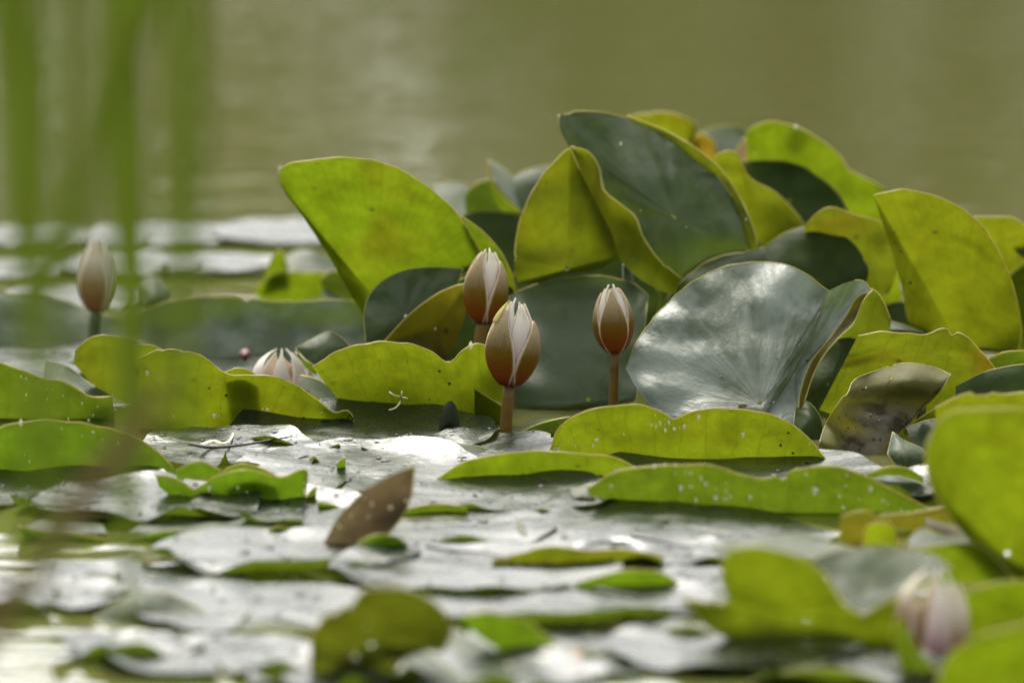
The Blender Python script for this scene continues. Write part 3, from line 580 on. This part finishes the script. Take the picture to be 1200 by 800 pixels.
leaf('thumb sized green leaf nick beside the silvery pad left of the brown blade', 558, [(S, 'u', '394,545c 400,538 405,536', '396,556 401,557 405,556')], col=(0.258, 0.460, 0.018), red=0)
leaf('little folded leaf nick at the right end of the silvery left pad', 552, [(S, 'u', '362,543c 368,534 376,544', '364,548 370,547 377,548'), (S, 't', '352,548c 360,541 368,533', '356,549 362,545 369,537', dict(dy=-.3))], col=(0.189, 0.280, 0.027), red=0)
leaf('thin bright edged leaf strip with a rusty tip floating below the spotted left leaf', 530, [(S, 'u', '329,507c 345,518 370,522 402,531c', '332,515 350,526 375,530 402,533', dict(rr=.6))], Y=6.95, col=YG, red=1)
leaf('long low green leaf behind the brown stained reed on the left', 562, [(S, 'u', '-30,506c 0,500 40,492 80,493 120,500 160,512 186,530 204,550c', '-30,563 0,563 40,564 80,564 120,563 160,561 180,559 206,556', dict(cup=1, wav=.4))], col=(0.206, 0.360, 0.020), red=.2, flecks=16, back=8)
# ---- right front
leaf('bright yellow green leaf tip behind the blurred big leaf at the right edge', 520, [(S, 'u', '1096,478c 1125,463 1152,458 1180,460 1240,456', '1100,530 1125,530 1150,530 1180,530 1240,530')], Y=6.7, col=YB, red=.4)
leaf('big blurred bright green leaf standing at the right edge of the frame', 690, [(F, 'u', '1180,650', '1096,496c 1115,483 1150,478 1200,479 1270,480 1280,600 1270,700c 1215,690 1165,660 1132,628 1104,592 1088,562 1085,528', dict(lean=-2, cup=2.5)), (S, 't', '1082,536c 1086,512 1096,500', '1092,536 1097,518 1102,506', dict(dy=-.6, rim=False))], Y=6.42, col=(0.353, 0.460, 0.016), red=.4)
leaf('small olive leaf curl right of the raised grey pad', 640, [(S, 'u', '985,604c 1005,598 1030,602 1042,612c', '985,640 1005,640 1025,640 1042,640')], col=(0.330, 0.300, 0.030), red=.7)
leaf('rounded lime leaf knob in front of the small olive curl', 645, [(F, 'u', '1030,628', '1012,640c 1014,620 1026,612 1042,613 1050,625 1048,642c', dict(cup=.6))], Y=6.52, col=LM, red=.1)
leaf('flat olive leaf ledge under the speckled rim on the right', 615, [(S, 'u', '1030,603c 1070,600 1110,594 1125,596', '1030,615 1070,622 1110,618 1125,612')], Y=6.62, col=(0.320, 0.300, 0.030), red=.5)
leaf('straw coloured dead leaf strip beside the foot of the blurred right leaf', 625, [(S, 't', '1085,606c 1110,612 1145,622', '1085,616 1110,626 1145,630', dict(rim=False))], Y=6.58, col=BR, skin=OLD)
leaf('bright white leaf fold under the straw coloured strip', 640, [(S, 't', '1064,632c 1080,618 1100,626 1148,628', '1066,642 1085,640 1110,636 1148,636', dict(lean=12, cup=0))], Y=6.5, col=GR)
leaf('yellow green leaf rim under the white fold on the right', 680, [(S, 'u', '1055,655c 1090,640 1140,636 1168,655 1186,676c', '1060,680 1090,682 1130,682 1165,682 1186,682')], Y=6.4, col=YG, red=.3)
leaf('big blurred folded leaf in the lower right with a grey inner face', 762, [
     (F, 'u', '945,725', '796,700c 830,706 852,704 845,672 852,648 880,640 912,645 945,656 968,676 988,706 1011,721c 1040,704 1068,688c 1066,720 1050,762 960,764 890,758 835,738', dict(lean=-2.2, cup=2.2)),
     (F, 't', '1020,680', '944,658c 966,670 986,702 1011,721c 1040,704 1070,688 1115,664c 1090,648 1040,640 985,644', dict(lean=7, cup=0, dy=.5))], col=(0.327, 0.420, 0.016), red=.4)
leaf('pale blurred leaf ledge behind the big folded leaf in the lower right', 655, [(S, 't', '832,642c 875,630 930,628 1005,642', '845,655 880,648 930,652 1000,655', dict(lean=14, cup=0))], Y=6.45, col=GR)
leaf('blurred green leaf strip right of the foreground bud', 735, [(S, 'u', '1120,700c 1150,686 1190,680 1250,678', '1120,745 1150,745 1190,745 1250,745')], Y=6.25, col=YG, red=.3)
leaf('blurred yellow green leaf in the bottom right corner below the foreground bud', 830, [(F, 'u', '1180,800', '1098,800c 1110,770 1140,748 1180,736 1260,732 1260,860 1100,860', dict(cup=1.5))], Y=6.05, col=YG, red=.3)
leaf('blurred green leaf edge hugging the left side of the foreground bud', 810, [(F, 'u', '1075,770', '1046,742c 1052,722 1062,735 1080,765 1110,800 1120,830c 1080,830 1058,790', dict(cup=.6))], Y=6.13, col=GR, red=.1)
leaf('blurred green leaf rim at the bottom edge left of the foreground bud', 815, [(S, 'u', '870,802c 920,786 980,783 1045,800', '870,825 920,825 980,825 1045,825')], Y=6.1, col=GR, red=.2)
# ---- lower middle
leaf('olive leaf rim with a notched dip in the lower middle', 672, [(S, 'u', '576,656c 615,646 640,640 662,641 690,645 735,643 778,653c', '580,662 605,676 640,675 652,664 690,665 735,664 778,657', dict(cup=.6))], col=(0.292, 0.330, 0.018), red=.8, back=7)
leaf('bright green leaf hump below the olive notched rim', 700, [(S, 'u', '672,684c 705,674 740,667 780,672 804,692c', '680,689 710,690 745,692 775,702 802,704', dict(cup=.6))], col=(0.275, 0.460, 0.018), red=.1, back=6)
leaf('mossy blurred leaf flap at the bottom centre with pale spots', 795, [(F, 'u', '435,755', '363,796c 364,765 366,742 383,717c 394,718 404,708c 410,712 416,702 426,690c 450,688 474,689 505,702 531,728c 529,745 519,764c 500,762 478,770c 470,776 459,796c', dict(lean=-2, cup=1.0, wav=.6)), (S, 't', '508,718c 545,742 590,768 640,795', '520,765 540,790 570,800 620,805', dict(lean=16, cup=0))], col=(0.189, 0.220, 0.016), red=1, flecks=6, fsize=1.3)
leaf('blurred green leaf rim right of the mossy flap', 772, [(S, 'u', '538,722c 570,716 602,722 632,735 655,760c', '543,730 570,752 602,768 630,772 655,772', dict(cup=.5))], col=(0.241, 0.400, 0.018), red=.3, flecks=5, fsize=1.3)
leaf('blurred white leaf tongue in front of the mossy flap', 810, [(F, 't', '500,790', '465,765c 485,757 510,770 545,795 560,815c 520,820 490,810', dict(lean=14, cup=0))], Y=6.07, col=GR)
leaf('small orange dead leaf scrap near the bottom centre', 782, [(F, 't', '668,772', '655,778c 662,766 676,764 684,772 678,782c', dict(lean=5, rim=False))], col=(0.500, 0.160, 0.050), skin=simple('orange_scrap', (.42, .15, .05), .6))
leaf('slim green leaf edge with a dip left of the bottom centre right', 745, [(S, 'u', '650,738c 675,732 695,736 720,731 762,742', '652,744 675,742 695,743 720,742 762,748')], col=GR, red=.2, back=5)
leaf('dim green leaf edge right of the slim dipped edge', 755, [(S, 'u', '766,752c 785,736 815,734 838,744', '768,758 785,758 815,756 838,752')], col=DK, red=.2)
leaf('blurred green leaf edge behind the orange scrap', 775, [(S, 'u', '660,760c 690,764 750,768', '662,772 690,774 750,774')], col=GR, red=.2)
leaf('green leaf corner at the foot of the brown blade like leaf', 657, [(S, 'u', '418,636c 440,626 468,630 486,646 528,657c', '425,645 445,654 465,657 490,658 528,660')], col=(0.206, 0.400, 0.018), red=.1, flecks=3)
leaf('crumpled green leaf edge right of the brown blade like leaf', 612, [(S, 'u', '462,606c 485,594 515,590 548,594', '462,616 485,614 515,612 548,600'), (S, 'u', '465,608c 500,606 545,606 640,620', '467,613 500,613 545,612 640,624', dict(dy=-1))], col=(0.189, 0.300, 0.018), red=.3)
leaf('long dark green leaf edge along the water on the left', 634, [(S, 'u', '150,632c 200,622 260,628 300,628 325,616 345,620 372,628', '150,636 200,634 260,635 300,636 325,636 345,636 372,634', dict(rr=.35))], col=(0.138, 0.270, 0.018), red=.1, back=7)
leaf('drooping green leaf edge above the warm reflection at the far left', 634, [(S, 'u', '20,616c 50,622 90,626 125,632', '22,624 50,634 90,634 125,637')], col=(0.138, 0.270, 0.018), red=.1, back=6)
leaf('low grey green leaf dome in the lower left', 745, [(F, 't', '175,722', '95,745c 120,715 160,693 195,694 232,712 255,728c 235,745 170,752 120,752', dict(lean=6, cup=-.5))], col=GR, Y=6.3)
leaf('low grey leaf fold on the pad behind the brown blade', 545, [(S, 't', '462,544c 490,530 520,520 560,522 592,534', '465,546 490,546 520,545 560,544 592,542', dict(lean=9))], Y=6.9, col=GR)
leaf('grey leaf slope under the smooth green rim right of the brown blade', 582, [(S, 't', '478,572c 510,566 545,566 580,576', '480,584 510,584 545,584 580,582', dict(lean=12))], Y=6.8, col=GR)

leaf('small lifted green rim at the left edge beside the grey corner pad', 690, [(S, 'u', '0,689 42,681 84,683 140,690', '0,693 70,695 140,693', dict(cup=.3))], col=(0.200, 0.300, 0.020), red=.3, back=5)
leaf('small lifted green rim just left of the mossy flap', 745, [(S, 'u', '270,744 306,736 342,738 390,745', '270,748 330,750 390,748', dict(cup=.3))], col=(0.240, 0.320, 0.020), red=.3, back=5)
leaf('thin lifted green rim left of the bright green hump', 700, [(S, 'u', '555,699 588,691 621,693 665,700', '555,703 610,705 665,703', dict(cup=.3))], col=(0.220, 0.330, 0.020), red=.3, back=5)
leaf('thin dark green rim at the foot of the big folded lower right leaf', 715, [(S, 'u', '785,714 827,706 869,708 925,715', '785,718 855,720 925,718', dict(cup=.3))], col=(0.140, 0.220, 0.020), red=.3, back=5)
leaf('short green rim left of the olive notched rim', 655, [(S, 'u', '515,654 542,646 569,648 605,655', '515,658 560,660 605,658', dict(cup=.3))], col=(0.250, 0.340, 0.020), red=.3, back=5)
leaf('thin olive rim at the near edge of the raised grey pad', 620, [(S, 'u', '640,619 676,611 712,613 760,620', '640,623 700,625 760,623', dict(cup=.3))], col=(0.252, 0.280, 0.030), red=.3, back=5)
leaf('low green rim on top of the grey green dome', 700, [(S, 'u', '205,699 235,691 265,693 305,700', '205,703 255,705 305,703', dict(cup=.3))], col=(0.220, 0.320, 0.020), red=.3, back=5)
# ---- pads lying on the water
PADS = [
 (30, 282, 80, 'far pale pad at the left frame edge behind the reeds', 2, 1.1), (180, 281, 92, 'far bright pad behind the tip of the pale left bud', 3, 1.2), (335, 281, 90, 'far white pad touching the left flank of the tall leaf', 4, 1.4),
 (15, 318, 75, 'second row pale pad at the far left', 2, 1.1), (150, 318, 85, 'second row bright pad beside the pale left bud', 3, 1.2), (262, 318, 70, 'second row white pad left of the upturned bright lobe', 4, 1.3),
 (95, 352, 90, 'dim pad under the pale left bud', 2, 1.2),
 (60, 420, 170, 'shaded pad among the reeds left of the rounded green leaf', 2, 1.0), (300, 440, 140, 'shaded pad under the half hidden white flower', 2, 1.0),
 (430, 520, 160, 'debris strewn pad in front of the yellow leaf with the rusty lobe', 4, .5), (265, 540, 110, 'silvery pad left of the thumb sized green nick', 6, 1.6),
 (560, 540, 110, 'pale pad round the foot of the front bud stalk', 3, .6), (420, 560, 150, 'white pad behind the upper end of the brown blade', 2, .9),
 (60, 580, 150, 'pale pad below the long low green leaf at far left', 2, .7), (170, 600, 140, 'white pad under the wavy square ended rim', 5, .8), (330, 605, 110, 'pale pad left of the brown blade foot', 3, .9),
 (600, 590, 130, 'glossy pad below the smooth green rim', 3, .9), (500, 625, 150, 'wet wrinkled pad right of the brown blade foot', 2, .7),
 (860, 560, 180, 'dark pad behind the speckled green rim', 2, .4), (1040, 575, 120, 'dark pad beneath the rotting leaf', 2, .3),
 (330, 660, 160, 'wet silver pad below the long dark green edge', 3, .6), (160, 690, 140, 'pale pad behind the low grey green dome', 2, .5), (300, 720, 150, 'wide white pad left of the mossy flap', 4, .7), (250, 775, 140, 'pale pad in front of the low grey green dome', 2, .5),
 (560, 680, 170, 'silver pad with ribbed folds above the mossy flap', 5, 1.1), (740, 655, 120, 'bright pad behind the olive notched rim', 3, .8), (640, 715, 190, 'wide white pad below the bright green hump', 3, .7), (820, 690, 110, 'white wet pad left of the big folded lower right leaf', 2, .9),
 (720, 765, 180, 'pale pad around the orange scrap', 2, .6), (860, 770, 150, 'grey pad in front of the big folded lower right leaf', 4, .8), (560, 800, 150, 'white pad at the bottom edge below the mossy flap', 3, .6), (1000, 790, 130, 'white pad at the bottom edge near the foreground bud', 2, .6),
 (45, 705, 110, 'grey pad at the left frame edge in the lower corner', 2, .6), (150, 765, 90, 'small grey pad beside the white corner of open water', 3, .6),
 (400, 800, 110, 'silver pad at the bottom edge left of the mossy flap', 2, .6),
]
for i, (x, y, r, lab, z, tl) in enumerate(PADS):
    pad(x, y, r, lab, z=z + (i % 3) * .7, tilt=tl + (3.4 if 500 < y < 565 and x < 620 else -.3 if x > 620 and y < 600 else .9 if 500 < y < 640 else .5 if y > 640 else .5 if y < 330 else 0), roll=random.uniform(-.6, .6), wave=1.5 if y > 340 else .6, debris=(26 if y > 500 else 0), rimup=random.uniform(1, 6) if y > 500 else random.uniform(0, 3))

def strand(name, label, cat, paths, Y, r, m):
    mb = MB(); allp = []
    for p in paths:
        pts = [P(q.x, q.y, Y) + Vector((0, -.002 * math.sin(k * .9), 0)) for k, q in enumerate(spline(parse(p), False, 3))]
        mb.tube(pts, r, 0, 6); allp += pts
    c = sum(allp, Vector()) / len(allp)
    return tag(mb.build(name, m, origin=c), label, cat)
strand('plant_fibre', 'pale forked plant fibre stuck to the yellow leaf left of the front bud', 'fibre', ['456,459 463,463 470,465 469,471 464,477 456,480', '470,465 471,458', '470,465 478,466'], 7.0, .0005, simple('fibre_skin', (.42, .42, .18), .6))
for lab, pth, py in (
  ('thin curled pale root thread on the silvery pad left of the wavy square ended rim', '236,522 250,517 262,520 271,514 273,508', 519),
  ('dark rotten stalk thread lying across the pads below the spotted left leaf', '222,520 250,524 285,521 320,515 338,512', 521),
  ('dark wet thread on the pads right of the brown blade foot', '500,640 530,645 570,648 600,656', 648),
  ('dark thread on the white wet pads below the raised grey pad', '740,628 775,634 800,640 824,641', 635),
  ('short dark twig on the wide white pad in the lower middle', '700,690 735,697 770,699', 697)):
    q_ = parse(pth); mbs = MB(); pts = [W(v.x, v.y, .012) for v in spline(q_, False, 4)]
    mbs.tube(pts, lambda t: .0012 * (1.1 - .7 * t), 0, 6); c_ = sum(pts, Vector()) / len(pts)
    tag(mbs.build('root_thread', FLECK if 'pale' in lab else DEBRIS, origin=c_), lab, 'plant thread', 'threads of dead root on the pads')
REDS = simple('red_scrap', (.09, .025, .022), .7)
leaf('tiny dark red scrap lying on the slate grey leaf left of the half hidden flower', 425, [(F, 't', '287,416', '280,412c 288,408 294,414 288,424c 283,420', dict(lean=3, rim=False))], Y=7.27, skin=REDS, name='petal_scrap', group=None, cat='petal')

# ------------------------------------------------------------------ buds
def bud(label, base, tip, Y, wid, sepals, petals, stalk_to=None, sk=SEPAL, pk=PETAL, green_tip=False, stalk_r=0.0042, sm=None):
    b, t = P(*base, Y), P(*tip, Y); H = (t - b).length; axis = (t - b).normalized()
    side = axis.cross(Vector((0, 1, 0))).normalized(); fwd = side.cross(axis) * -1
    if fwd.y > 0: fwd = -fwd                       # towards the camera
    Rm = .89 * wid * K * (b - CP).length / 2
    root = empty('flower_bud', Vector((b.x, b.y, 0))); tag(root, label, 'flower bud', 'water lily buds')
    org = Vector((b.x, b.y, 0))
    prof = lambda v: (0.34 + 0.66 * math.sin(math.pi * min(1, v / .72) * .5) ** 0.9) if v < .36 else (0.34 + .66 * math.sin(math.pi * .5 * .5) ** .9 + (1 - (0.34 + .66 * math.sin(math.pi * .25) ** .9)) * math.sin((v - .36) / .06 * 1.5708)) if v < .42 else max(.02, math.cos((v - .42) / .58 * 1.5708) ** .62)
    def radius(v):
        if v < .40: return .36 + .64 * math.sin(v / .40 * 1.5708) ** .75
        return max(.03, math.cos((v - .40) / .62 * 1.5708) ** .72)
    def scale(azim, half, h0, h1, off, name, m, flare=0.0, tipw=.06):
        mb = MB(); rows, uvs = [], []
        for i in range(17):
            s = i / 16; v = h0 + (h1 - h0) * s
            wv = half * ((1 - s ** 2.6) * (1 - tipw) + tipw) * (0.75 + .25 * min(1, s / .2))
            row, uvr = [], []
            for j in range(11):
                q = j / 5 - 1; a = R(azim + wv * q)
                rr = Rm * radius(v) * (1 + off * 1.5 + .05 * (1 - q * q) + flare * s * s + .012 * math.cos(q * 22) * s) + .0004 + .0006 * q * q * s
                row.append(b + axis * (H * v) + (side * math.sin(a) + fwd * math.cos(a)) * rr); uvr.append((j / 10, s))
            rows.append(row); uvs.append(uvr)
        mb.grid(rows, uvs)
        o = mb.build(name, m, root, org)
        md = o.modifiers.new('thickness', 'SOLIDIFY'); md.thickness = .0010; md.offset = 0
        return o
    for p in petals: scale(*p[:5], 'petal', pk, *p[5:])
    for p in sepals: scale(*p[:5], 'sepal', sk, *p[5:])
    if green_tip:
        scale(62, 13, .72, .97, .16, 'petal', RIM)
    if stalk_to:
        f = P(*stalk_to, Y); f = Vector((f.x, f.y, -.05)) if stalk_to[1] > 500 else f
        s = MB(); a0 = b + axis * (H * .03)
        s.tube([a0.lerp(f, k / 8) + side * (.0016 * math.sin(k / 8 * 3.1)) for k in range(9)], lambda q: stalk_r * (.86 + .25 * q), 0, 12)
        s.build('stalk', sm or STALK, root, org)
    return root
inner = [(az_, 40, .02, .94, -.10, ) for az_ in (20, 80, 140, 200, 260, 320)]
bud('brown and cream lily bud standing upright on an orange stalk nearest the clump front', (597, 450), (606, 349), 6.98, 62,
    [(-66, 60, 0, .76, .06), (40, 50, 0, .90, .07), (128, 48, 0, .9, .05), (215, 48, 0, .9, .05)],
    [(-14, 27, .02, .93, .0), (-40, 24, .02, .90, -.05), (25, 30, .02, 1.0, -.04)] + inner, (591, 520), green_tip=True)
bud('dark reddish lily bud leaning against the tall left leaf behind the front bud', (566, 378), (573, 290), 7.1, 50,
    [(-66, 60, 0, .84, .06), (40, 52, 0, .95, .06), (120, 48, 0, .9, .05), (215, 48, 0, .9, .05)],
    [(-10, 28, .02, 1.0, -.02), (40, 40, .02, .98, 0)] + inner, (562, 440))
bud('coppery lily bud on a tall thin stalk left of the large silvery leaf', (721, 412), (716, 333), 7.06, 46,
    [(0, 50, 0, .95, .06), (85, 48, 0, .88, .05), (180, 48, 0, .9, .05), (-85, 48, 0, .93, .05)],
    [(-38, 26, .02, 1.0, -.02), (45, 26, .02, 1.0, -.02)] + inner, (723, 512), stalk_r=.0032)
bud('pale pink and cream lily bud at the far left behind the reeds', (113, 364), (115, 276), 7.34, 46,
    [(14, 48, 0, .97, .06), (100, 44, 0, .93, .05), (190, 48, 0, .9, .05), (-85, 40, 0, .8, .05)],
    [(-38, 32, .02, 1.0, -.02), (50, 30, .02, .99, -.02)] + inner, (113, 430), sk=SEPALP, sm=STALKG)
bud('half hidden opening lily flower with white petal tips behind the spotted left leaf', (333, 480), (331, 408), 7.17, 58,
    [(0, 20, 0, .72, .02), (180, 44, 0, .8, .05), (90, 20, 0, .8, .12)],
    [(-42, 24, .02, 1.0, .05, .5), (4, 26, .02, 1.0, .0, .3), (60, 30, .02, 1.0, .1, .9), (-75, 22, .02, .95, .05, .8), (150, 40, .02, .9, 0, .3), (-140, 40, .02, .9, 0, .3)], (333, 520), sk=SEPALP)
bud('blurred pink and cream lily bud closest to the camera at the bottom right', (1094, 790), (1099, 664), 6.2, 72,
    [(-30, 40, 0, .86, .06, .05), (64, 28, .25, 1.0, .26, .8), (180, 48, 0, .9, .05), (-80, 40, 0, .85, .05, .2), (120, 40, 0, .8, .05)],
    [(-46, 22, .02, .97, .04, .1), (-2, 24, .02, 1.0, .09, .15)], (1095, 900), sk=SEPALP, pk=PETAL)

# ------------------------------------------------------------------ reeds in front
def reed(label, pts, Y, wpx, m=REED, name='reed_blade', bend=0.0):
    pl = resample(spline(parse(pts), False, 20), 70); n = len(pl); mb = MB(); rows = [[], [], []]; rows2 = [[], [], []]
    for i, q in enumerate(pl):
        t = i / (n - 1); c = P(q.x, q.y, Y + bend * t)
        wd = 1.05 * wpx * K * Y / 2 * (0.06 + .94 * min(1, t / .13) ** .8)
        d = (pl[min(i+1, n-1)] - pl[max(i-1, 0)]).normalized(); s = Vector((-d.y, 0, -d.x))
        if s.x < 0: s = -s
        for k, (o, dy) in enumerate(((-1, .0), (0, .35), (1, .0))):
            rows[k].append(c + s * wd * o + Vector((0, dy * wd, 0))); rows2[k].append(c + s * wd * o * .96 + Vector((0, dy * wd + .0008, 0)))
    loop = [rows[0], rows[1], rows[2], rows2[2], rows2[1], rows2[0], rows[0]]
    mb.grid(loop, [[(0, i / n) for i in range(n)] for _ in loop])
    mid_ = rows[1][0]; base = Vector((mid_.x, mid_.y, 0))
    return tag(mb.build(name, m, origin=base), label, 'reed', 'reed blades in front of the lilies')
UP = ' -40,-420 -190,-430 -330,100 -380,%d'
def arch(Y): return UP % (400 + (math.tan(math.atan(CAM_H / Y) - R(PITCH))) / K + 60)
reed('bright green blurred reed blade along the left frame edge', '46,620 34,360 16,120 4,0 -10,-180' + arch(4.95), 4.95, 40)
reed('faint grey green wide reed hanging down just right of the frame edge', '44,760 47,560 46,300 50,120 40,-100' + arch(4.3), 4.3, 40)
reed('dark green reed leaning from the top left down toward the pale bud', '48,385 78,285 108,180 136,85 166,-10 196,-150' + arch(5.05), 5.05, 46)
reed('upright bright green reed just right of the pale bud', '146,780 150,600 154,380 152,230 148,120 140,0 110,-200' + arch(5.25), 5.25, 38)
reed('pale green upright reed in line with the yellow peeking leaf', '204,640 212,460 216,260 216,120 214,0 180,-220' + arch(4.75), 4.75, 42)
reed('brown stained dry reed slanting through the lower left', '202,430 165,500 112,560 55,650 -10,740 -90,900 -160,1190', 5.0, 32, REEDB)
reed('very faint reed tip slanting across the top middle', '492,122 540,75 600,20 650,-60 600,-300 300,-430' + arch(4.4), 4.4, 26)
reed('thin faint reed between the leaning reed and the frame edge reed', '92,560 100,420 108,260 116,120 120,0 90,-220' + arch(4.2), 4.2, 24)
